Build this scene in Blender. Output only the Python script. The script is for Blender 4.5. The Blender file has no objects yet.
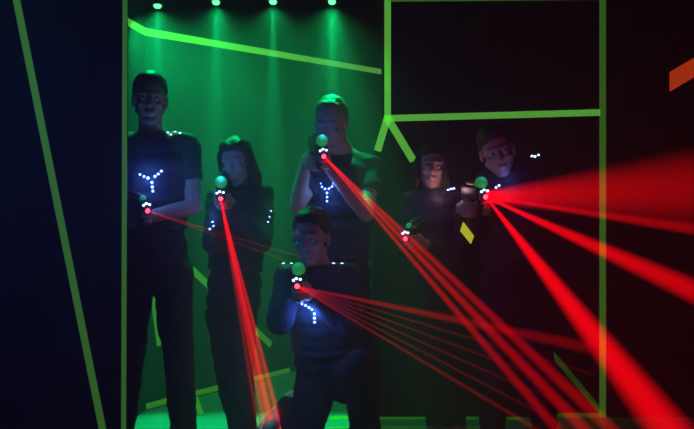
# Laser-tag arena: six players in green haze, red laser beams, fluorescent tape on dark walls.
import bpy, bmesh, math, random
from mathutils import Vector, Matrix, Quaternion
from mathutils.bvhtree import BVHTree
random.seed(4)
F, CX, CY, CH = 700.0, 347.0, 214.5, 1.12
V = Vector
C = bpy.context.scene.collection

def P(px, py, d):
    """a point of the place, read off as picture position + distance in metres"""
    return V(((px - CX) * d / F, d, CH + (CY - py) * d / F))

# ------------------------------------------------------------------ materials
def mat(name, col, rough=.8, emis=None, es=0.0, noise=0.0, nscale=20, spec=.3, bump=0.0, metal=0, trans=0):
    m = bpy.data.materials.new(name); m.use_nodes = True
    nt = m.node_tree; b = nt.nodes['Principled BSDF']
    b.inputs['Base Color'].default_value = (*col, 1)
    b.inputs['Roughness'].default_value = rough
    b.inputs['Metallic'].default_value = metal
    b.inputs['Specular IOR Level'].default_value = spec
    b.inputs['Transmission Weight'].default_value = trans
    if emis:
        b.inputs['Emission Color'].default_value = (*emis, 1)
        b.inputs['Emission Strength'].default_value = es
    if noise or bump:
        tc = nt.nodes.new('ShaderNodeTexCoord'); n = nt.nodes.new('ShaderNodeTexNoise')
        n.inputs['Scale'].default_value = nscale; n.inputs['Detail'].default_value = 6
        nt.links.new(tc.outputs['Object'], n.inputs['Vector'])
        if noise:
            r = nt.nodes.new('ShaderNodeMapRange')
            r.inputs['To Min'].default_value = 1 - noise; r.inputs['To Max'].default_value = 1 + noise
            nt.links.new(n.outputs['Fac'], r.inputs['Value'])
            mx = nt.nodes.new('ShaderNodeVectorMath'); mx.operation = 'SCALE'
            mx.inputs[0].default_value = col
            nt.links.new(r.outputs['Result'], mx.inputs['Scale'])
            nt.links.new(mx.outputs['Vector'], b.inputs['Base Color'])
        if bump:
            bp = nt.nodes.new('ShaderNodeBump'); bp.inputs['Strength'].default_value = bump
            bp.inputs['Distance'].default_value = .01
            nt.links.new(n.outputs['Fac'], bp.inputs['Height'])
            nt.links.new(bp.outputs['Normal'], b.inputs['Normal'])
    return m

M = dict(
    wall=mat('matt black wall paint', (.018, .021, .026), .9, noise=.25, nscale=3, spec=.1, bump=.1),
    back=mat('dark grey wall paint', (.065, .07, .07), .9, noise=.15, nscale=2, spec=.1, bump=.1),
    floor=mat('dark sealed concrete', (.28, .29, .29), .45, noise=.3, nscale=6, spec=.4, bump=.1),
    ceiling=mat('black ceiling', (.02, .02, .02), .95),
    skin=mat('skin', (.55, .36, .28), .5, noise=.06, nscale=30, spec=.4),
    hair=mat('dark brown hair', (.035, .022, .015), .45, noise=.5, nscale=60, spec=.5, bump=.8),
    fair=mat('light brown hair', (.36, .27, .16), .45, noise=.4, nscale=60, spec=.5, bump=.8),
    shirt=mat('black cotton', (.045, .05, .075), .9, noise=.3, nscale=50, bump=.3),
    navy=mat('navy cotton', (.04, .05, .10), .9, noise=.3, nscale=50, bump=.3),
    vest=mat('padded black nylon', (.035, .045, .08), .55, noise=.3, nscale=35, spec=.4, bump=.3),
    denim=mat('dark denim', (.03, .035, .05), .9, noise=.3, nscale=90, bump=.3),
    sole=mat('white rubber', (.7, .7, .7), .6),
    shoe=mat('grey mesh trainer', (.25, .25, .26), .7, noise=.2, nscale=90, bump=.3),
    white_shoe=mat('pale trainer fabric', (.55, .55, .56), .7, noise=.2, nscale=90, bump=.3),
    plastic=mat('black plastic', (.03, .03, .035), .35, spec=.5),
    metal=mat('black painted metal', (.05, .05, .05), .4, metal=.6),
    dome=mat('frosted green dome', (.08, .6, .15), .35, emis=(.02, .8, .10), es=.22),
    lens_red=mat('lit red laser lens', (.8, .05, .05), .3, emis=(1, .04, .09), es=6),
    led=mat('lit blue white lamp', (.5, .6, 1), .4, emis=(.16, .28, 1.0), es=7),
    ledw=mat('lit cool white lamp', (.8, .85, 1), .4, emis=(.45, .65, 1.0), es=5),
    lamp=mat('lit green lamp', (.3, 1, .5), .4, emis=(.10, 1.0, .25), es=4),
    # fluorescent tape glows under black light
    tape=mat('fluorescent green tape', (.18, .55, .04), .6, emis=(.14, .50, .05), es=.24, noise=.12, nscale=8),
    tape_lit=mat('brightly lit fluorescent green tape', (.22, .65, .08), .6, emis=(.14, .55, .06), es=.75, noise=.12, nscale=8),  # same tape, with stronger light put into its colour and glow
    tape_shaded=mat('dimly lit fluorescent green tape', (.14, .42, .04), .7, emis=(.06, .40, .02), es=.12, noise=.3, nscale=15),  # same tape, darkened in colour and glow where less light falls
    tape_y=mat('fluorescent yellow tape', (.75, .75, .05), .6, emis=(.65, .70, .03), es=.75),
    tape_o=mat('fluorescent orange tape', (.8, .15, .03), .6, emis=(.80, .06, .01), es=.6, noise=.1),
    eye=mat('eye white', (.6, .6, .6), .2), iris=mat('dark iris', (.02, .01, .01), .2),
)

# ------------------------------------------------------------------ helpers
def link(name, me, m=None, parent=None, loc=None):
    o = bpy.data.objects.new(name, me); C.objects.link(o)
    if m and me: me.materials.append(m)
    if parent: o.parent = parent
    if loc is not None: o.location = loc
    return o
def tag(o, label=None, cat=None, group=None, kind=None):
    if label: o['label'] = label
    if cat: o['category'] = cat
    if group: o['group'] = group
    if kind: o['kind'] = kind
    return o
def base_of(parent):
    p, b = parent, V((0, 0, 0))
    while p is not None: b += p.location; p = p.parent
    return b
def obj(name, bm, m, parent=None, origin=None, smooth=True):
    """world-space bmesh -> one mesh object; its origin sits at `origin`"""
    if origin is None:
        origin = base_of(parent) if parent else V((0, 0, 0))
    bmesh.ops.translate(bm, verts=bm.verts, vec=-origin)
    me = bpy.data.meshes.new(name); bm.to_mesh(me); bm.free()
    if smooth:
        for p in me.polygons: p.use_smooth = True
    o = link(name, me, m, parent)
    o.location = origin - (base_of(parent) if parent else V((0, 0, 0)))
    return o
def frame(z, x=None):
    z = z.normalized()
    x = x if x is not None else (V((0, 0, 1)) if abs(z.z) < .9 else V((1, 0, 0)))
    y = z.cross(x).normalized(); x = y.cross(z).normalized()
    return Matrix((x, y, z)).transposed()
def ell(bm, c, r, R=None, seg=20):
    m = Matrix.Translation(c) @ (R.to_4x4() if R else Matrix.Identity(4)) @ Matrix.Diagonal((*r, 1))
    bmesh.ops.create_uvsphere(bm, u_segments=seg, v_segments=seg // 2 + 2, radius=1, matrix=m)
def cone(bm, a, b, ra, rb, caps=True, seg=18, flat=1.0, side=None):
    """tapered limb; round ends when caps; `flat` squashes it across `side`"""
    L = (b - a).length
    R = frame(b - a, side)
    m = Matrix.Translation((a + b) / 2) @ R.to_4x4() @ Matrix.Diagonal((1, flat, 1, 1))
    bmesh.ops.create_cone(bm, cap_ends=True, segments=seg, radius1=ra, radius2=rb, depth=L, matrix=m)
    if caps:
        ell(bm, a, (ra, ra * flat, ra), R, 16); ell(bm, b, (rb, rb * flat, rb), R, 16)
def box(bm, c, s, R=None, bev=0.0):
    m = Matrix.Translation(c) @ (R.to_4x4() if R else Matrix.Identity(4)) @ Matrix.Diagonal((*s, 1))
    r = bmesh.ops.create_cube(bm, size=1, matrix=m)
    if bev:
        es = list({e for v in r['verts'] for e in v.link_edges})
        bmesh.ops.bevel(bm, geom=es, offset=bev, segments=3, affect='EDGES', profile=.5)
def fuse(bm, voxel=.006, smooth=4, noise=0.0, nscale=.12):
    """weld overlapping volumes into one continuous skin"""
    me = bpy.data.meshes.new('t'); bm.to_mesh(me); bm.free()
    o = bpy.data.objects.new('t', me); C.objects.link(o)
    r = o.modifiers.new('r', 'REMESH'); r.mode = 'VOXEL'; r.voxel_size = voxel; r.use_smooth_shade = True
    if smooth:
        s = o.modifiers.new('s', 'SMOOTH'); s.factor = .5; s.iterations = smooth
    if noise:
        t = bpy.data.textures.new('n', 'CLOUDS'); t.noise_scale = nscale; t.noise_depth = 2
        d = o.modifiers.new('d', 'DISPLACE'); d.texture = t; d.strength = noise; d.texture_coords = 'GLOBAL'
    dg = bpy.context.evaluated_depsgraph_get(); dg.update()
    ev = o.evaluated_get(dg); out = bmesh.new(); out.from_mesh(ev.to_mesh()); ev.to_mesh_clear()
    bpy.data.objects.remove(o); bpy.data.meshes.remove(me)
    return out
def cut(bm, p, n):
    """drop everything on the +n side of the plane and close the hem"""
    g = bm.verts[:] + bm.edges[:] + bm.faces[:]
    r = bmesh.ops.bisect_plane(bm, geom=g, plane_co=p, plane_no=n, clear_outer=True)
    es = [e for e in r['geom_cut'] if isinstance(e, bmesh.types.BMEdge)]
    try: bmesh.ops.edgenet_fill(bm, edges=es)
    except Exception: pass
def camray(bvh, px, py):
    o = V((0, 0, CH)); d = (P(px, py, 3) - o).normalized()
    return bvh.ray_cast(o, d)

# ------------------------------------------------------------------ setting
def slab(name, pts, th, m, away):
    """upright or flat wall polygon with thickness going away from the room"""
    bm = bmesh.new()
    a = [bm.verts.new(p) for p in pts]; b = [bm.verts.new(p + away * th) for p in pts]
    bm.faces.new(a); bm.faces.new(b[::-1]); n = len(a)
    for i in range(n): bm.faces.new((a[i], b[i], b[(i + 1) % n], a[(i + 1) % n]))
    bmesh.ops.recalc_face_normals(bm, faces=bm.faces)
    return tag(obj(name, bm, m, smooth=False), kind='structure')
HC = 3.0
slab('floor', [V((-3.2, -1.5, 0)), V((3.2, -1.5, 0)), V((3.2, 6.6, 0)), V((-3.2, 6.6, 0))], .1, M['floor'], V((0, 0, -1)))
slab('ceiling', [V((-3.2, -1.5, HC)), V((3.2, -1.5, HC)), V((3.2, 6.6, HC)), V((-3.2, 6.6, HC))], .1, M['ceiling'], V((0, 0, 1)))
def wall(name, a, b, m, th=.1, side=1, z0=0, z1=HC):
    d = (V((b[0], b[1], 0)) - V((a[0], a[1], 0))).normalized(); n = V((-d.y, d.x, 0)) * side
    return slab(name, [V((*a, z0)), V((*b, z0)), V((*b, z1)), V((*a, z1))], th, m, n)
# recess wall runs away to the right; short side wall at its left end
RA, RB = V((-1.157, 4.0, 0)), V((.60, 6.23, 0))
RS = V((-1.24, 3.12, 0))
wall('wall_back', RA.xy, RB.xy, M['back'])
wall('wall_recess_side', RS.xy, RA.xy, M['back'])
# near wall on the left, ends in a taped edge
NL = 3.0; NX = (126.5 - CX) * NL / F
wall('wall_left', (-3.2, NL), (NX, NL), M['wall'], th=.02)
wall('wall_outer_left', (-3.2, -1.5), (-3.2, NL), M['wall'])
# black partition on the right
PD = 3.87
pw = [P(382.5, 600, PD), P(382.5, 120, PD), P(382.5, 120, PD), P(382.5, 0, PD)]
xl = (382.5 - CX) * PD / F
def zz(py): return CH + (CY - py) * PD / F
xk = (373 - CX) * PD / F
slab('wall_right', [V((xk, PD, 0)), V((3.2, PD, 0)), V((3.2, PD, HC)), V((xl, PD, HC)), V((xl, PD, zz(118))), V((xk, PD, zz(153)))], .12, M['wall'], V((0, 1, 0)))
wall('wall_outer_right', (3.2, PD), (3.2, -1.5), M['wall'])
wall('wall_rear', (3.2, -1.5), (-3.2, -1.5), M['wall'])
# short wall end near the camera on the right, carries the orange tape
QX, QA, QB = 1.62, 1.5, 3.2

# ------------------------------------------------------------------ tape
def on_plane(px, py, p0, n):
    o = V((0, 0, CH)); d = P(px, py, 1) - o
    t = (p0 - o).dot(n) / d.dot(n)
    return o + d * t
def tape(label, pix, w, p0, n, m='tape', ends=(None, None), grp='fluorescent tape on the walls', vert=False):
    """a flat strip of tape stuck on a plane; pix are the centreline points"""
    n = n.normalized()
    if (V((0, 0, CH)) - p0).dot(n) < 0: n = -n
    pts = [on_plane(x, y, p0, n) + n * .002 for x, y in pix]
    bm = bmesh.new(); prev = None
    for i, p in enumerate(pts):
        if i == 0: d = pts[1] - p
        elif i == len(pts) - 1: d = p - pts[i - 1]
        else: d = pts[i + 1] - pts[i - 1]
        s = d.normalized().cross(n) * w / 2
        if vert: s = V((0, 0, w / 2))
        row = [bm.verts.new(p + s), bm.verts.new(p - s), bm.verts.new(p - s - n * .0015), bm.verts.new(p + s - n * .0015)]
        if prev:
            for k in range(4): bm.faces.new((prev[k], prev[(k + 1) % 4], row[(k + 1) % 4], row[k]))
        else: bm.faces.new(row)
        prev = row
    bm.faces.new(prev[::-1]); bmesh.ops.recalc_face_normals(bm, faces=bm.faces)
    o = obj('tape_strip', bm, M[m], origin=pts[0].copy(), smooth=False)
    return tag(o, label, 'tape', grp)
Y = V((0, 1, 0)); Z = V((0, 0, 1))
rn = V((RB.y - RA.y, -(RB.x - RA.x), 0)).normalized()
sn = V((RA.y - RS.y, -(RA.x - RS.x), 0)).normalized()
NP, PP = V((0, NL, 0)), V((0, PD, 0))
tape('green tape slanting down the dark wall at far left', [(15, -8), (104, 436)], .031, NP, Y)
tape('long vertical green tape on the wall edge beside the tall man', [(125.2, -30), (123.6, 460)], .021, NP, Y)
tape('green tape running across the hazy back wall under the spotlights', [(143.5, 31.5), (386, 72.5)], .043, RA, rn, 'tape_lit')
tape('short green tape end on the side wall left of the spotlights', [(126, 21), (145.5, 32)], .043, RA, sn, 'tape_lit')
tape('vertical green tape on the partition edge above the fork', [(387.6, -10), (387.6, 120)], .036, PP, Y, 'tape_lit')
tape('horizontal green tape along the very top of the picture', [(387, -1.2), (604, -3.2)], .034, PP, Y)
tape('horizontal green tape crossing the dark partition', [(384, 118.5), (600, 112.5)], .036, PP, Y, 'tape_lit')
tape('tall vertical green tape right of the red fan', [(602.6, -10), (602.6, 417)], .036, PP, Y)
tape('short green tape leaning left from the fork by the man in the middle', [(387, 119), (377.5, 151)], .040, PP, Y, 'tape_lit')
tape('short green tape slanting right from the fork above the girl', [(388, 119), (413.5, 161)], .042, PP, Y, 'tape_lit')
tape('dim green tape slanting to the lower right corner of the partition', [(545, 345), (602, 413)], .03, PP, Y, 'tape_shaded')
tape('dim horizontal green tape at the lower right corner of the partition', [(556, 416), (602, 416)], .034, PP, Y, 'tape_shaded')
tape('green tape slanting down the back wall behind the woman', [(192, 269.5), (271, 345)], .043, RA, rn)
tape('narrow green tape seen between the legs of the tall man', [(151, 286), (159, 346)], .03, RA, rn)
tape('green tape along the foot of the back wall', [(146, 406.5), (190, 394.8), (240, 382.3), (290, 370)], .034, RA + rn * .01, rn)
tape('short green tape on the floor beside the leg of the tall man', [(193, 391), (201, 414)], .03, V((0, 0, 0)), Z, grp='fluorescent tape on the floor')
tape('far green tape line on the floor at the foot of the partition', [(330, 418), (520, 418)], .07, V((0, 0, 0)), Z, 'tape_shaded', grp='fluorescent tape on the floor')
tape('near green tape line on the floor before the partition', [(330, 427.5), (500, 427.5)], .03, V((0, 0, 0)), Z, 'tape_shaded', grp='fluorescent tape on the floor')

# right-hand side wall stub with orange tape
qd = 3.3
slab('wall_side_right', [P(640, 600, qd) * 1.0, V((3.2, qd, 0)), V((3.2, qd, HC)), V((P(640, 0, qd).x, qd, HC))], .1, M['wall'], V((0, 1, 0))) if False else None
tape('orange tape piece high at the right edge of the picture', [(669.5, 82), (720, 52)], .108, V((0, PD, 0)), Y, 'tape_o', vert=True)

# ------------------------------------------------------------------ spotlights
def light(kind, name, loc, col, e, **k):
    l = bpy.data.lights.new(name, kind); l.color = col; l.energy = e
    for a, b in k.items(): setattr(l, a, b)
    o = bpy.data.objects.new(name, l); C.objects.link(o); o.location = loc
    return o
GREEN = (.0, 1.0, .24)
SD = 3.75
spots = [(157.5, 7, 'leftmost of the four green spotlights, above the tall man'), (216, 3.5, 'second green spotlight from the left, above the woman'),
         (273, 3, 'third green spotlight from the left, over the empty gap'), (332, 3, 'rightmost green spotlight, above the man in the middle')]
for i, (px, py, lab) in enumerate(spots):
    c = P(px, py, SD)
    root = link('stage_spotlight', None); root.location = c; root.empty_display_size = .05
    tag(root, lab, 'spotlight', 'green spotlights hanging from the ceiling')
    bm = bmesh.new(); cone(bm, c + V((0, 0, .012)), c + V((0, 0, .12)), .030, .045, caps=False, seg=24)
    cone(bm, c + V((0, 0, .12)), c + V((0, 0, .15)), .045, .02, caps=False, seg=24); obj('housing', bm, M['metal'], root)
    bm = bmesh.new(); ell(bm, c + V((0, 0, .006)), (.020, .020, .014)); obj('lens', bm, M['lamp'], root)
    bm = bmesh.new()
    for s in (-1, 1): box(bm, c + V((s * .055, 0, .11)), (.006, .03, .12))
    box(bm, c + V((0, 0, .172)), (.116, .03, .006)); cone(bm, c + V((0, 0, .17)), V((c.x, c.y, HC)), .008, .008, caps=False); obj('bracket', bm, M['metal'], root)
    light('SPOT', 'spot_beam', c - V((0, 0, .02)), GREEN, 560, spot_size=math.radians(13), spot_blend=1, shadow_soft_size=.01)
    l = light('SPOT', 'added_spot_spill', c - V((0, -.02, .02)), GREEN, 26, spot_size=math.radians(130), spot_blend=.8, shadow_soft_size=.02)
    l.rotation_euler = V((-.08, .65, -.75)).to_track_quat('-Z', 'Y').to_euler()       # added spill, aimed back so the haze behind is lit
    l = light('SPOT', 'added_rim_spot', c - V((0, 0, .02)), GREEN, (30, 70, 0.1, 110)[i], spot_size=math.radians(42), spot_blend=.9, shadow_soft_size=.03)  # extra rim light on heads and shoulders, not from the fixture itself
    l.rotation_euler = ((P(160, 120, 3.3), P(240, 165, 3.4), P(273, 300, 3.5), P(338, 130, 3.42))[i] - l.location).to_track_quat('-Z', 'Y').to_euler()

# ------------------------------------------------------------------ people
def torso(bm, J, g, upto=1.0, frm=0.0, k=1.0):
    """stack of ellipsoids from pelvis to shoulders, g = extra thickness"""
    sh = (J['SL'] + J['SR']) / 2; pe = J['pelvis']
    sa = (J['SL'] - J['SR']).normalized(); ha = (J['HL'] - J['HR']).normalized()
    prof = [(0.0, .150, .105), (.14, .148, .105), (.28, .132, .098), (.42, .128, .096), (.56, .138, .102), (.70, .155, .108), (.84, .158, .100), (.95, .125, .080)]
    up = (sh - pe)
    bend = J.get('bend', V((0, 0, 0)))
    for t, w, d in prof:
        if t < frm or t > upto: continue
        c = pe + up * t + bend * math.sin(math.pi * t)
        ax = ha.lerp(sa, t).normalized(); y = up.cross(ax).normalized()
        R = Matrix((ax, y, ax.cross(y))).transposed()
        ell(bm, c, ((w * k * J.get('tw', 1) + g), (d * k + g), .095 + g * .5), R, 24)
def person(label, J, fwd, up, ph=None, hairkind='short', k=1.0, skinarm=True, shirt='shirt', hair='hair', sleeve=.55, leds=(), longsleeve=False, fingers=True, glow=None, shoe_m='shoe'):
    lk = k if k > .95 else k * .9
    root = link('person', None); root.location = V((J['pelvis'].x, J['pelvis'].y, 0)); root.empty_display_size = .1
    tag(root, label, 'person', 'laser tag players')
    f = fwd.normalized(); rgt = f.cross(up).normalized(); u = rgt.cross(f).normalized()
    hc = J['head']; H = Matrix((rgt, f, u)).transposed()
    def h(x, y, z): return hc + (rgt * x + f * y + u * z) * k
    # wrists and hands from the phaser grip
    hands = {}
    if ph:
        a, pu = ph['aim'], ph['up']; s = a.cross(pu).normalized()     # s: shooter's right
        gr = ph['o'] - a * .17 - pu * .055; fg = ph['o'] - a * .07 - pu * .035
        hands['R'] = (gr - a * .055 + s * .030 - pu * .01, a, -s, -pu)
        if ph.get('two', True): hands['L'] = (fg - a * .05 - s * .034 - pu * .02, (a * .6 + pu * .2).normalized(), s, -pu)
    bm = bmesh.new()
    # head
    ell(bm, h(0, -.012, .035), (.074 * k, .094 * k, .088 * k), H, 28)
    ell(bm, h(0, .028, -.03), (.058 * k, .062 * k, .080 * k), H, 24)
    ell(bm, h(0, .066, -.098), (.022 * k, .020 * k, .018 * k), H)
    for q in (-1, 1):
        cone(bm, h(q * .052, .0, -.05), h(q * .014, .062, -.098), .018 * k, .016 * k)      # jaw line
        ell(bm, h(q * .036, .066, -.022), (.022 * k, .020 * k, .018 * k), H)               # cheekbone
        ell(bm, h(q * .076, -.006, -.008), (.009 * k, .018 * k, .031 * k), H)              # ear
        cone(bm, h(q * .010, .086, .026), h(q * .044, .074, .024), .0095 * k, .009 * k)    # brow
    cone(bm, h(0, .088, .014), h(0, .108, -.026), .0075 * k, .0125 * k)                    # nose
    ell(bm, h(0, .088, -.058), (.024 * k, .012 * k, .0065 * k), H); ell(bm, h(0, .087, -.068), (.020 * k, .012 * k, .007 * k), H)
    cone(bm, h(0, -.02, -.05), J['neck'], .052 * k, .058 * k)
    # trunk, limbs
    torso(bm, J, 0, k=k)
    for q in 'LR':
        S, E = J['S' + q], J['E' + q]; Hh, K, A = J['H' + q], J['K' + q], J['A' + q]
        cone(bm, J['neck'] - V((0, 0, .01)), S, .05 * k, .045 * k)
        cone(bm, S, E, .050 * k, .037 * k)
        if q in hands: W, pd, pn, spread = hands[q]
        else:
            W = J['W' + q]; pd = (W - E).normalized(); pn = J.get('n' + q, V((0, -1, 0))); spread = pd.cross(pn).normalized()
        m = E.lerp(W, .3); cone(bm, E, m, .038 * k, .040 * k); cone(bm, m, W, .040 * k, .025 * k)
        # hand: palm, four curled fingers, thumb
        pn = (pn - pd * pn.dot(pd)).normalized(); spread = (spread - pd * spread.dot(pd) - pn * spread.dot(pn)).normalized()
        R = Matrix((spread, pn, pd)).transposed()
        ell(bm, W + pd * .045, (.041 * k, .017 * k, .050 * k), R)
        cone(bm, W, W + pd * .03, .026 * k, .026 * k, flat=.75, side=spread)
        for i, L in enumerate((.074, .082, .077, .060)):
            p = W + pd * .075 * k + spread * (-.030 + .020 * i) * k; ang = .35
            for seg, rr in ((.46, .0092), (.30, .0085), (.24, .0076)):
                dd = pd * math.cos(ang) + pn * math.sin(ang); n2 = p + dd * L * seg * k
                cone(bm, p, n2, rr * k, rr * .93 * k, seg=10); p = n2; ang += .85
        p = W + pd * .018 - spread * .026; t1 = p + (pd * .6 - spread * .5 + pn * .55).normalized() * .040 * k
        t2 = t1 + (pd * .85 + pn * .5).normalized() * .034 * k
        cone(bm, p, t1, .013 * k, .011 * k, seg=12); cone(bm, t1, t2, .011 * k, .009 * k, seg=12)
        cone(bm, Hh, K, .075 * lk, .050 * lk)
        m = K.lerp(A, .3); cone(bm, K, m, .048 * lk, .050 * lk); cone(bm, m, A, .050 * lk, .036 * lk)
        T = J['T' + q]; cone(bm, A - V((0, 0, .01)), A.lerp(T, .6), .034 * k, .022 * k)
    body = obj('body', fuse(bm, .0055, 3), M['skin'], root)
    # eyes
    for q in (-1, 1):
        bm = bmesh.new(); ell(bm, h(q * .030, .0745, .004), (.0125 * k,) * 3, H, 14); e = obj('eye', bm, M['eye'], root)
        bm = bmesh.new(); ell(bm, h(q * .030, .0835, .004), (.0055 * k, .0045 * k, .0055 * k), H, 12); obj('iris', bm, M['iris'], e)
    # hair
    bm = bmesh.new()
    ell(bm, h(0, -.022, .050), (.082 * k, .095 * k, .088 * k), H, 28)
    ell(bm, h(0, -.045, .01), (.080 * k, .070 * k, .085 * k), H, 24)
    if hairkind == 'short':
        ell(bm, h(0, .030, .094), (.056 * k, .048 * k, .032 * k), H, 20)
    else:
        ell(bm, h(0, .015, .088), (.074 * k, .062 * k, .042 * k), H, 20)
        for q in (-1, 1):
            drop = J.get('hairdrop', .24)
            cone(bm, h(q * .066, .01, .05), h(q * .080, -.01, -.09), .030 * k, .034 * k)
            cone(bm, h(q * .080, -.01, -.09), h(q * .088, -.02, -.09) - V((0, 0, drop - .09)), .036 * k, .020 * k)
        cone(bm, h(0, -.06, .0), h(0, -.085, -.10) - V((0, 0, drop - .08)), .078 * k, .055 * k)
    obj('hair', fuse(bm, .007, 2, noise=.012, nscale=.025), M[hair], root)
    # shirt
    bm = bmesh.new(); torso(bm, J, .016, k=k)
    for q in 'LR':
        S, E = J['S' + q], J['E' + q]
        cone(bm, J['neck'] - V((0, 0, .035)), S, .048 * k, .056 * k)
        m = S.lerp(E, sleeve if not longsleeve else 1.0)
        cone(bm, S, m, .064 * k, .060 * k, caps=False); ell(bm, S, (.064 * k,) * 3)
        if longsleeve:
            W = hands[q][0] if q in hands else J['W' + q]
            ell(bm, E, (.058 * k,) * 3); cone(bm, E, E.lerp(W, .88), .056 * k, .038 * k, caps=False)
    b2 = fuse(bm, .008, 5, noise=.022, nscale=.07)
    shirt_bvh = BVHTree.FromBMesh(b2)
    obj('shirt', b2, M[shirt], root)
    # trousers
    bm = bmesh.new(); torso(bm, J, .020, upto=.15, k=k)
    for q in 'LR':
        Hh, K, A = J['H' + q], J['K' + q], J['A' + q]
        cone(bm, Hh, K, .096 * lk, .071 * lk); cone(bm, K, A, .071 * lk, .060 * lk, caps=False); ell(bm, K, (.071 * lk,) * 3)
    obj('trousers', fuse(bm, .010, 5, noise=.03, nscale=.09), M['denim'], root)
    # shoes
    for q in 'LR':
        A, T = J['A' + q], J['T' + q]; n = J.get('sole' + q, V((0, 0, -1)))
        dr = T - A; dr = (dr - n * dr.dot(n)).normalized(); hb = A - dr * .045 + n * .045; tb = hb + dr * .27 * k
        sd = n.cross(dr).normalized()
        bm = bmesh.new()
        cone(bm, A - dr * .01 - n * .03, A - dr * .005 + n * .03, .046, .05); cone(bm, hb, hb + dr * .15, .040, .042, flat=.95)
        cone(bm, hb + dr * .12, tb - dr * .04 + n * .01, .044, .030, flat=1.0); cone(bm, A + dr * .02, tb - dr * .09 + n * .012, .044, .036)
        sh = obj('shoe', fuse(bm, .006, 4), M[shoe_m], root)
        bm = bmesh.new(); R = Matrix((dr, sd, -n)).transposed()
        box(bm, hb + dr * .115 + n * .034, (.285 * k, .092, .022), R, bev=.009); obj('sole', bm, M['sole'], sh)
    # vest
    bm = bmesh.new(); torso(bm, J, .036, frm=.25, k=k)
    for q in 'LR':
        cone(bm, J['neck'] + V((0, 0, -.05)), J['S' + q].lerp(J['neck'], .15) + V((0, 0, .0)), .058 * k, .070 * k)
        ell(bm, J['S' + q].lerp(J['neck'], .12) + V((0, 0, .025)), (.075 * k, .07 * k, .045 * k))
    vb = fuse(bm, .008, 3, noise=.006, nscale=.04)
    sh = (J['SL'] + J['SR']) / 2; upv = (sh - J['pelvis']).normalized()
    cut(vb, J['pelvis'] + (sh - J['pelvis']) * .30, -upv)
    cut(vb, J['neck'] + V((0, 0, .02)), V((0, 0, 1)))
    bvh = BVHTree.FromBMesh(vb)
    vest = obj('vest', vb, M['vest'], root)
    for (x, y, r, mm) in leds:
        hit = camray(bvh, x, y); hs = camray(shirt_bvh, x, y)
        if hit[0] is None or (hs[0] is not None and hs[3] < hit[3]): hit = hs
        if hit[0] is None:
            near = bvh.find_nearest(P(x, y, sh.y)); hit = near
        p, n = hit[0], hit[1]
        if n.y > 0: n = -n
        bm = bmesh.new(); rr = r * .9 * p.y / F
        ell(bm, p, (rr, rr, rr * .45), frame(n), 12); obj('led', bm, M[mm], vest)
    for g in (glow or ()):
        x, y, e = g[:3]
        hit = camray(bvh, x, y); p = (hit[0] if hit[0] is not None else P(x, y, sh.y - .15))
        light('POINT', 'led_or_added_glow', p + V((0, -.07, 0)), (.10, .25, 1), e, shadow_soft_size=.03)
    return root

def phaser(label, px, py, d, aim, leds=True, domescale=1.0, upv=None, glow=.10, face=.25):
    o = P(px, py, d); a = aim.normalized(); z = upv or V((0, 0, 1)); s = a.cross(z).normalized(); u = s.cross(a).normalized()
    R = Matrix((s, a, u)).transposed()
    root = link('laser_phaser', None); root.location = o; root.empty_display_size = .05
    tag(root, label, 'toy gun', 'laser tag phasers')
    def q(x, y, z): return o + s * x + a * y + u * z
    bm = bmesh.new(); box(bm, q(0, -.145, .012), (.052, .20, .062), R, .012); box(bm, q(0, -.05, .008), (.04, .07, .045), R, .01)
    box(bm, q(0, -.15, .05), (.026, .13, .02), R, .006); obj('housing', bm, M['plastic'], root)
    bm = bmesh.new(); cone(bm, q(0, -.03, 0), q(0, -.004, 0), .021, .018, caps=False, seg=24); obj('muzzle', bm, M['metal'], root)
    bm = bmesh.new(); ell(bm, q(0, -.004, 0), (.011, .005, .011), R, 16); obj('laser_lens', bm, M['lens_red'], root)
    bm = bmesh.new(); cone(bm, q(0, -.165, -.01), q(0, -.195, -.12), .020, .018, flat=1.25, seg=20); obj('grip', bm, M['plastic'], root)
    bm = bmesh.new(); cone(bm, q(0, -.07, -.01), q(0, -.072, -.07), .016, .015, seg=20); obj('front_grip', bm, M['plastic'], root)
    bm = bmesh.new(); ring = [q(0, -.125 + .03 * math.cos(t), -.035 + .022 * math.sin(t)) for t in [k * math.pi / 5 for k in range(10)]]
    for k in range(10): cone(bm, ring[k], ring[(k + 1) % 10], .0035, .0035, seg=8)
    obj('trigger_guard', bm, M['plastic'], root)
    bm = bmesh.new(); ell(bm, q(0, -.06, .034 + .024 * domescale), (.028 * domescale,) * 3, R, 28); obj('sensor_dome', bm, M['dome'], root)
    for x, z in ((-.012, .026), (.004, .030), (.016, .022)):
        bm = bmesh.new(); ell(bm, q(x, -.014, z), (.006, .004, .005), R, 12); obj('led', bm, M['ledw'], root)
    if glow: light('POINT', 'muzzle_glow', o + a * .05, (1, .02, .05), glow * .12, shadow_soft_size=.012)
    # the blue-white lamps round the muzzle light the face behind
    if face: light('POINT', 'led_or_added_glow', q(0, -.03, .105), (.06, .20, 1), face, shadow_soft_size=.02)
    return dict(o=o, aim=a, up=u, root=root)

def aimto(px, py, d, qx, qy, qd): return P(qx, qy, qd) - P(px, py, d)

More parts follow.
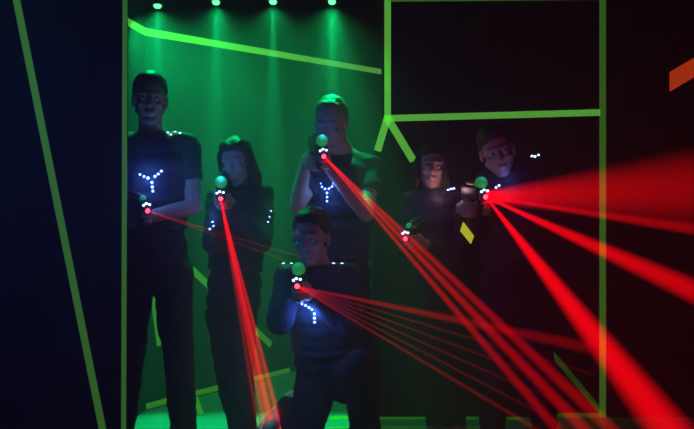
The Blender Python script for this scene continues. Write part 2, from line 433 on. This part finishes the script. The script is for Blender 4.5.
# --- tall man at the left, phaser held low
p1 = phaser('black phaser held low at the waist by the tall man at left', 148, 211, 3.02, aimto(148, 211, 3.02, 300, 262, 2.75) + V((.0, -.5, 0)), glow=.02, domescale=.5)
J = dict(head=P(150, 100, 3.28), neck=P(151, 134, 3.32), SL=P(187, 148, 3.32), SR=P(119, 148, 3.30), EL=P(194, 207, 3.27), ER=P(125, 208, 3.30),
         pelvis=P(153, 262, 3.33), HL=P(172, 274, 3.33), HR=P(134, 274, 3.33), KL=P(179, 360, 3.30), KR=P(129, 360, 3.30),
         AL=P(184, 434, 3.36), AR=P(122, 434, 3.36), TL=P(190, 450, 3.16), TR=P(117, 450, 3.16))
man1_leds = [(140, 174.5, 1.5, 'led'), (144, 176.5, 1.5, 'led'), (148, 178, 1.8, 'led'), (155, 176.3, 1.7, 'led'), (158.2, 174, 1.6, 'led'), (161.3, 171.2, 1.5, 'led'),
             (151.8, 182.5, 1.6, 'led'), (152.3, 187, 1.6, 'led'), (152.8, 191, 1.5, 'led'), (168, 132.5, 1.5, 'ledw'), (171, 134.5, 1.3, 'ledw'), (175, 131.8, 1.5, 'ledw'), (180, 133, 1.4, 'ledw')]
person('tall man at far left with a Y of blue lights on his chest', J, V((.27, -1, -.10)), V((0, 0, 1)), p1, leds=man1_leds, glow=[(150, 180, .8)])

# --- woman aiming
p2 = phaser('black phaser raised to the chin by the woman with long hair', 220.5, 199, 3.12, V((.10, -.85, -.35)), glow=.05, face=.5)
J = dict(head=P(237, 163, 3.36), neck=P(243, 188, 3.42), SL=P(262, 197, 3.46), SR=P(218, 203, 3.36), EL=P(261, 242, 3.28), ER=P(214, 244, 3.24),
         pelvis=P(233, 298, 3.44), HL=P(241, 312, 3.44), HR=P(222, 312, 3.46), KL=P(241, 372, 3.38), KR=P(228, 372, 3.44),
         AL=P(247, 432, 3.46), AR=P(238, 432, 3.54), TL=P(250, 447, 3.28), TR=P(234, 447, 3.36), tw=.84, hairdrop=.17)
person('woman with long hair aiming a phaser from her chin, second from left', J, V((-.22, -1, -.22)), V((-.12, 0, 1)), p2, hairkind='long', k=.93, longsleeve=True,
       leds=[(212.5, 222, 1.3, 'led'), (209.8, 229, 1.3, 'led'), (213.5, 226, 1.2, 'led'), (248.5, 179.5, 1.3, 'ledw'), (253, 178.5, 1.2, 'ledw'), (271, 211, 1.2, 'led'), (269.5, 217, 1.2, 'led'), (268, 222, 1.2, 'led')], glow=[(216, 215, .12)])

# --- man in the middle
p3 = phaser('black phaser with green dome aimed from the face by the man in the middle', 324, 156.5, 3.14, V((.25, -.9, -.32)), glow=.08)
J = dict(head=P(331, 124, 3.40), neck=P(341, 150, 3.50), SL=P(371, 170, 3.54), SR=P(315, 174, 3.46), EL=P(366, 214, 3.32), ER=P(297, 206, 3.34),
         pelvis=P(338, 290, 3.56), HL=P(354, 302, 3.56), HR=P(322, 302, 3.56), KL=P(362, 372, 3.50), KR=P(318, 372, 3.52),
         AL=P(364, 424, 3.62), AR=P(314, 424, 3.62), TL=P(368, 437, 3.42), TR=P(308, 437, 3.42))
person('man in the middle with short fair hair aiming a phaser before his face', J, V((-.28, -1, -.42)), V((-.04, -.35, 1)), p3, hair='fair',
       leds=[(320.5, 183.5, 1.2, 'led'), (322, 186.8, 1.3, 'led'), (325, 188.8, 1.3, 'led'), (329, 188.6, 1.3, 'led'), (332, 186.5, 1.3, 'led'), (333.5, 183.5, 1.2, 'led'),
             (327, 193, 1.3, 'led'), (327, 197, 1.3, 'led'), (327, 201, 1.3, 'led')], glow=[(326, 192, .5)])

# --- kneeling player
p4 = phaser('black phaser with green dome held up by the kneeling player', 297, 286.5, 2.82, V((-.05, -.85, -.12)), glow=.04, face=.06)
J = dict(head=P(311, 238, 3.02), neck=P(318, 268, 3.10), SL=P(347, 277, 3.12), SR=P(288, 279, 3.08), EL=P(345, 326, 2.98), ER=P(280, 322, 2.96),
         pelvis=P(332, 372, 3.22), HL=P(348, 382, 3.22), HR=P(316, 382, 3.22), KL=P(362, 366, 2.82), KR=P(302, 448, 3.02),
         AL=P(366, 466, 2.88), AR=P(287, 411, 3.46), TL=P(368, 484, 2.70), TR=P(282, 426, 3.50), WL=P(0, 0, 3), soleR=V((.10, .95, -.25)))
J['AR'] = P(288, 405, 3.42); J['TR'] = P(266, 431, 3.30); J['soleR'] = V((-.60, .25, -.72)).normalized()
person('kneeling player in front of the man in the middle, in a dark vest', J, V((-.25, -1, -.12)), V((-.05, -.1, 1)), p4, shirt='navy', longsleeve=True, shoe_m='white_shoe',
       leds=[(302, 304, 1.3, 'led'), (305.5, 305.5, 1.5, 'led'), (309, 307.5, 1.6, 'led'), (312, 309.5, 1.5, 'led'), (314.5, 313.8, 1.7, 'led'), (314.5, 318.2, 1.7, 'led'), (314.5, 322.3, 1.6, 'led'),
             (283, 258.5, 1.7, 'ledw'), (291.5, 261.3, 1.6, 'ledw'), (332.5, 256.5, 1.9, 'ledw'), (333.5, 260.3, 1.8, 'ledw'), (342, 258.3, 1.7, 'ledw')], glow=[(311, 312, 1.1), (336, 258, .08)])

# --- girl looking at the camera
p5 = phaser('black phaser held low by the girl right of the middle', 405, 239, 3.26, V((-.45, -.8, -.25)), glow=.0, domescale=.5, face=.05)
J = dict(head=P(432, 168, 3.50), neck=P(432, 192, 3.53), SL=P(456, 200, 3.50), SR=P(411, 205, 3.50), EL=P(458, 252, 3.46), ER=P(408, 252, 3.50),
         pelvis=P(438, 300, 3.60), HL=P(451, 312, 3.60), HR=P(425, 312, 3.60), KL=P(453, 374, 3.56), KR=P(428, 374, 3.58),
         AL=P(456, 426, 3.66), AR=P(436, 426, 3.66), TL=P(462, 440, 3.48), TR=P(432, 440, 3.48), hairdrop=.13, tw=.86)
person('girl with dark hair looking out at the camera, holding her phaser low', J, V((-.10, -1, .02)), V((.06, 0, 1)), p5, hairkind='long', k=.92, longsleeve=True,
       leds=[(448, 190, 1.3, 'ledw'), (451, 189, 1.5, 'ledw'), (454, 188.5, 1.4, 'ledw')])

# --- man at the right behind the red fan
p6 = phaser('black phaser throwing the wide red fan, held by the player at right', 486, 197, 3.02, V((.18, -.9, -.08)), glow=.10, face=.10)
J = dict(head=P(497, 151, 3.28), neck=P(510, 176, 3.36), SL=P(538, 164, 3.36), SR=P(488, 186, 3.34), EL=P(531, 232, 3.22), ER=P(468, 232, 3.28),
         pelvis=P(513, 296, 3.42), HL=P(530, 308, 3.42), HR=P(497, 308, 3.42), KL=P(540, 384, 3.36), KR=P(494, 380, 3.38),
         AL=P(545, 432, 3.46), AR=P(492, 432, 3.48), TL=P(551, 446, 3.28), TR=P(486, 446, 3.30))
r6 = person('player at right half hidden in the dark behind the red fan', J, V((-.1, -1, -.25)), V((-.28, -.1, 1)), p6, longsleeve=True,
       leds=[(532, 156, 1.4, 'ledw'), (535, 156.5, 1.4, 'ledw'), (538.5, 155, 1.3, 'ledw'), (496, 187.5, 1.3, 'ledw'), (499, 185.5, 1.3, 'ledw')], glow=[(505, 178, .12)])
# yellow tape patch on his sleeve at the elbow
bm = bmesh.new(); d0 = 3.205
pts = [P(463.5, 222, 3.14), P(474, 236, 3.17), P(471, 244, 3.19), P(460.5, 231, 3.16)]
a = [bm.verts.new(p) for p in pts]; b = [bm.verts.new(p + V((0, .012, 0))) for p in pts]
bm.faces.new(a); bm.faces.new(b[::-1])
for i in range(4): bm.faces.new((a[i], b[i], b[(i + 1) % 4], a[(i + 1) % 4]))
bmesh.ops.recalc_face_normals(bm, faces=bm.faces)
tag(obj('sleeve_patch', bm, M['tape_y'], r6, smooth=False), 'bright yellow patch on the elbow')

# ------------------------------------------------------------------ laser beams (light made visible by the haze)
def beam_mat(name, k, fall, r0, slope, sx, tint=(1, 0, .004)):
    m = bpy.data.materials.new(name); m.use_nodes = True; nt = m.node_tree
    for n in list(nt.nodes): nt.nodes.remove(n)
    out = nt.nodes.new('ShaderNodeOutputMaterial'); em = nt.nodes.new('ShaderNodeEmission'); em.inputs['Color'].default_value = (*tint, 1)
    tc = nt.nodes.new('ShaderNodeTexCoord'); sp = nt.nodes.new('ShaderNodeSeparateXYZ')
    nt.links.new(tc.outputs['Object'], sp.inputs[0])
    # strength = k / (z + z0)^fall : the same light spread over a widening beam
    ad = nt.nodes.new('ShaderNodeMath'); ad.operation = 'ADD'; ad.inputs[1].default_value = .08; nt.links.new(sp.outputs['Z'], ad.inputs[0])
    pw = nt.nodes.new('ShaderNodeMath'); pw.operation = 'POWER'; pw.inputs[1].default_value = -fall; nt.links.new(ad.outputs[0], pw.inputs[0])
    ml = nt.nodes.new('ShaderNodeMath'); ml.operation = 'MULTIPLY'; ml.inputs[1].default_value = k; nt.links.new(pw.outputs[0], ml.inputs[0])
    def mth(op, a, b=None):
        n = nt.nodes.new('ShaderNodeMath'); n.operation = op
        for i, v in enumerate((a, b)):
            if v is None: continue
            if isinstance(v, (int, float)): n.inputs[i].default_value = v
            else: nt.links.new(v, n.inputs[i])
        return n.outputs[0]
    # a laser beam is brightest on its axis and fades to its rim
    x = mth('DIVIDE', sp.outputs['X'], sx); y = sp.outputs['Y']
    rad = mth('ADD', mth('MULTIPLY', sp.outputs['Z'], slope), r0)
    qq = mth('DIVIDE', mth('ADD', mth('MULTIPLY', x, x), mth('MULTIPLY', y, y)), mth('MULTIPLY', rad, rad))
    core = mth('POWER', mth('MAXIMUM', mth('SUBTRACT', 1.0, qq), 0.0), 1.3)
    nt.links.new(mth('MULTIPLY', ml.outputs[0], core), em.inputs['Strength']); nt.links.new(em.outputs[0], out.inputs['Volume'])
    return m
def beam(label, src, end, r1, k, fall=1.4, r0=.0025, ext=1.0, grp='red laser beams', oval=None):
    k *= .42; r1 *= 1.25; r0 = min(.004, r1)
    a = P(*src); b = P(*end); L = (b - a).length * ext; d = (b - a).normalized()
    if a.z + d.z * L < .004: L = (a.z - .004) / -d.z
    R = frame(d, V((0, 0, 1)))     # local X = the upright direction across the beam
    bm = bmesh.new(); sx = oval or 1.0
    rr = r0 + (r1 - r0) * ext
    rows = []
    for z, r in ((0, r0), (L * .5, (r0 + rr) / 2), (L, rr)):
        rows.append([bm.verts.new((r * sx * math.cos(t), r * math.sin(t), z)) for t in [i * 2 * math.pi / 24 for i in range(24)]])
    for i in range(2):
        for j in range(24): bm.faces.new((rows[i][j], rows[i][(j + 1) % 24], rows[i + 1][(j + 1) % 24], rows[i + 1][j]))
    bm.faces.new(rows[0][::-1]); bm.faces.new(rows[2])
    bmesh.ops.recalc_face_normals(bm, faces=bm.faces)
    me = bpy.data.meshes.new('laser_beam'); bm.to_mesh(me); bm.free()
    o = link('laser_beam', me, beam_mat('red laser light in haze', k, fall, r0, (rr - r0) / L, sx)); o.location = a; o.rotation_euler = R.to_euler()
    for p in me.polygons: p.use_smooth = True
    return tag(o, label, 'laser beam', grp)
g = 'beams of the tall man at left'
beam('upper of two thin dim red beams from the tall man at left', (148, 211, 3.02), (300, 257, 2.80), .0018, 75, 1.0, grp=g)
beam('lower of two thin dim red beams from the tall man at left', (148, 211, 3.02), (290, 262, 2.80), .0018, 60, 1.0, grp=g)
g = 'beams of the woman'
for (x1, r1, k, lab) in ((259, .010, 30, 'leftmost red beam shining down from the woman, beside her leg'), (266, .014, 55, 'second red beam from the left shining down from the woman'),
                         (273, .020, 75, 'broad red beam shining down from the woman onto the shoe'), (282, .015, 60, 'rightmost red beam shining down from the woman')):
    beam(lab, (220.5, 199, 3.12), (x1, 432, 3.30), r1, k, 1.2, grp=g, ext=1.05)
g = 'beams of the man in the middle'
beam('lowest of three strong red beams from the man in the middle', (324, 156.5, 3.14), (557, 429, 2.75), .022, 36, 1.3, grp=g, ext=1.2)
beam('middle of three strong red beams from the man in the middle', (324, 156.5, 3.14), (584, 429, 2.75), .027, 36, 1.3, grp=g, ext=1.2)
beam('uppermost of three strong red beams from the man in the middle', (324, 156.5, 3.14), (611, 429, 2.75), .028, 32, 1.3, grp=g, ext=1.2)
g = 'beams of the kneeling player'
for (y1, r1, k, lab) in ((348, .026, 12, 'wide topmost red beam from the kneeling player'), (374, .007, 12, 'thin second red beam from the top from the kneeling player'),
                         (396, .007, 12, 'thin third red beam from the top from the kneeling player'), (418, .008, 12, 'thin fourth red beam from the top from the kneeling player'),
                         (440, .008, 12, 'thin fifth red beam from the top from the kneeling player'), (462, .012, 16, 'lowest red beam from the kneeling player')):
    beam(lab, (297, 286.5, 2.82), (592, y1, 2.72), r1, k, 1.3, grp=g)
g = 'beams of the player at right'
beam('wide upright red fan spreading to the right edge', (486, 197, 3.02), (700, 188, 1.75), .012, 36, 1.3, grp=g, oval=7.7, ext=1.4)
beam('red beam along the lower edge of the wide fan', (486, 197, 3.02), (694, 229, 1.75), .016, 26, 1.2, grp=g, ext=1.4)
beam('middle red beam slanting right below the fan', (486, 197, 3.02), (694, 291, 1.75), .030, 34, 1.2, grp=g, ext=1.4)
beam('broadest red beam slanting steeply down to the lower right', (486, 197, 3.02), (668, 429, 1.75), .050, 34, 1.1, grp=g, ext=1.35)

# ------------------------------------------------------------------ light and haze
def area(name, loc, to, col, e, sx, sy):
    o = light('AREA', name, loc, col, e, shape='RECTANGLE', size=sx, size_y=sy)
    o.rotation_euler = (V(to) - V(loc)).to_track_quat('-Z', 'Y').to_euler()
    return o
light('SPOT', 'added_green_wash', (-1.3, .9, 2.9), GREEN, 22, spot_size=math.radians(60), spot_blend=1, shadow_soft_size=.05).rotation_euler = (V((-1.9, 3.0, 2.2)) - V((-1.3, .9, 2.9))).to_track_quat('-Z', 'Y').to_euler()  # unseen light added to put green on the left wall
l = light('SPOT', 'red_beam_light', p2['o'] + p2['aim'] * .02, (1, .02, .03), 25, spot_size=math.radians(5), spot_blend=.6, shadow_soft_size=.004)
l.rotation_euler = (P(276, 425, 3.45) - l.location).to_track_quat('-Z', 'Y').to_euler()
light('POINT', 'led_or_added_glow', P(441, 188, 3.34), (1, .55, .6), .25, shadow_soft_size=.02)  # pinkish light added for the girl's face, beside her shoulder lamps
l = light('SPOT', 'black_light', (-1.7, .5, 2.3), (0, .10, 1.0), 26, spot_size=math.radians(62), spot_blend=1, shadow_soft_size=.08)
l.rotation_euler = (P(190, 250, 3.3) - l.location).to_track_quat('-Z', 'Y').to_euler()
l = light('SPOT', 'black_light', (-2.2, 1.3, 1.9), (0, .16, 1.0), 40, spot_size=math.radians(80), spot_blend=1, shadow_soft_size=.06)
l.rotation_euler = (V((-1.25, 3.0, 1.05)) - l.location).to_track_quat('-Z', 'Y').to_euler()
w = bpy.data.worlds.new('haze'); bpy.context.scene.world = w; w.use_nodes = True; nt = w.node_tree
nt.nodes['Background'].inputs['Color'].default_value = (0, 0, 0, 1)
vs = nt.nodes.new('ShaderNodeVolumeScatter'); vs.inputs['Density'].default_value = .13; vs.inputs['Anisotropy'].default_value = .2
nt.links.new(vs.outputs[0], nt.nodes['World Output'].inputs['Volume'])

cam = bpy.data.cameras.new('camera'); co = bpy.data.objects.new('camera', cam); C.objects.link(co)
co.location = (0, 0, CH); co.rotation_euler = (math.pi / 2, 0, 0)
cam.sensor_width = 36; cam.lens = 36 * F / 694; cam.clip_start = .02
sc = bpy.context.scene; sc.camera = co
sc.view_settings.view_transform = 'Standard'; sc.view_settings.look = 'None'; sc.view_settings.gamma = 1; sc.view_settings.exposure = 0
sc.cycles.use_denoising = True; sc.cycles.denoiser = 'OPENIMAGEDENOISE'
sc.cycles.max_bounces = 4; sc.cycles.volume_bounces = 0; sc.cycles.transparent_max_bounces = 24
sc.cycles.volume_max_steps = 128; sc.cycles.sample_clamp_indirect = 4
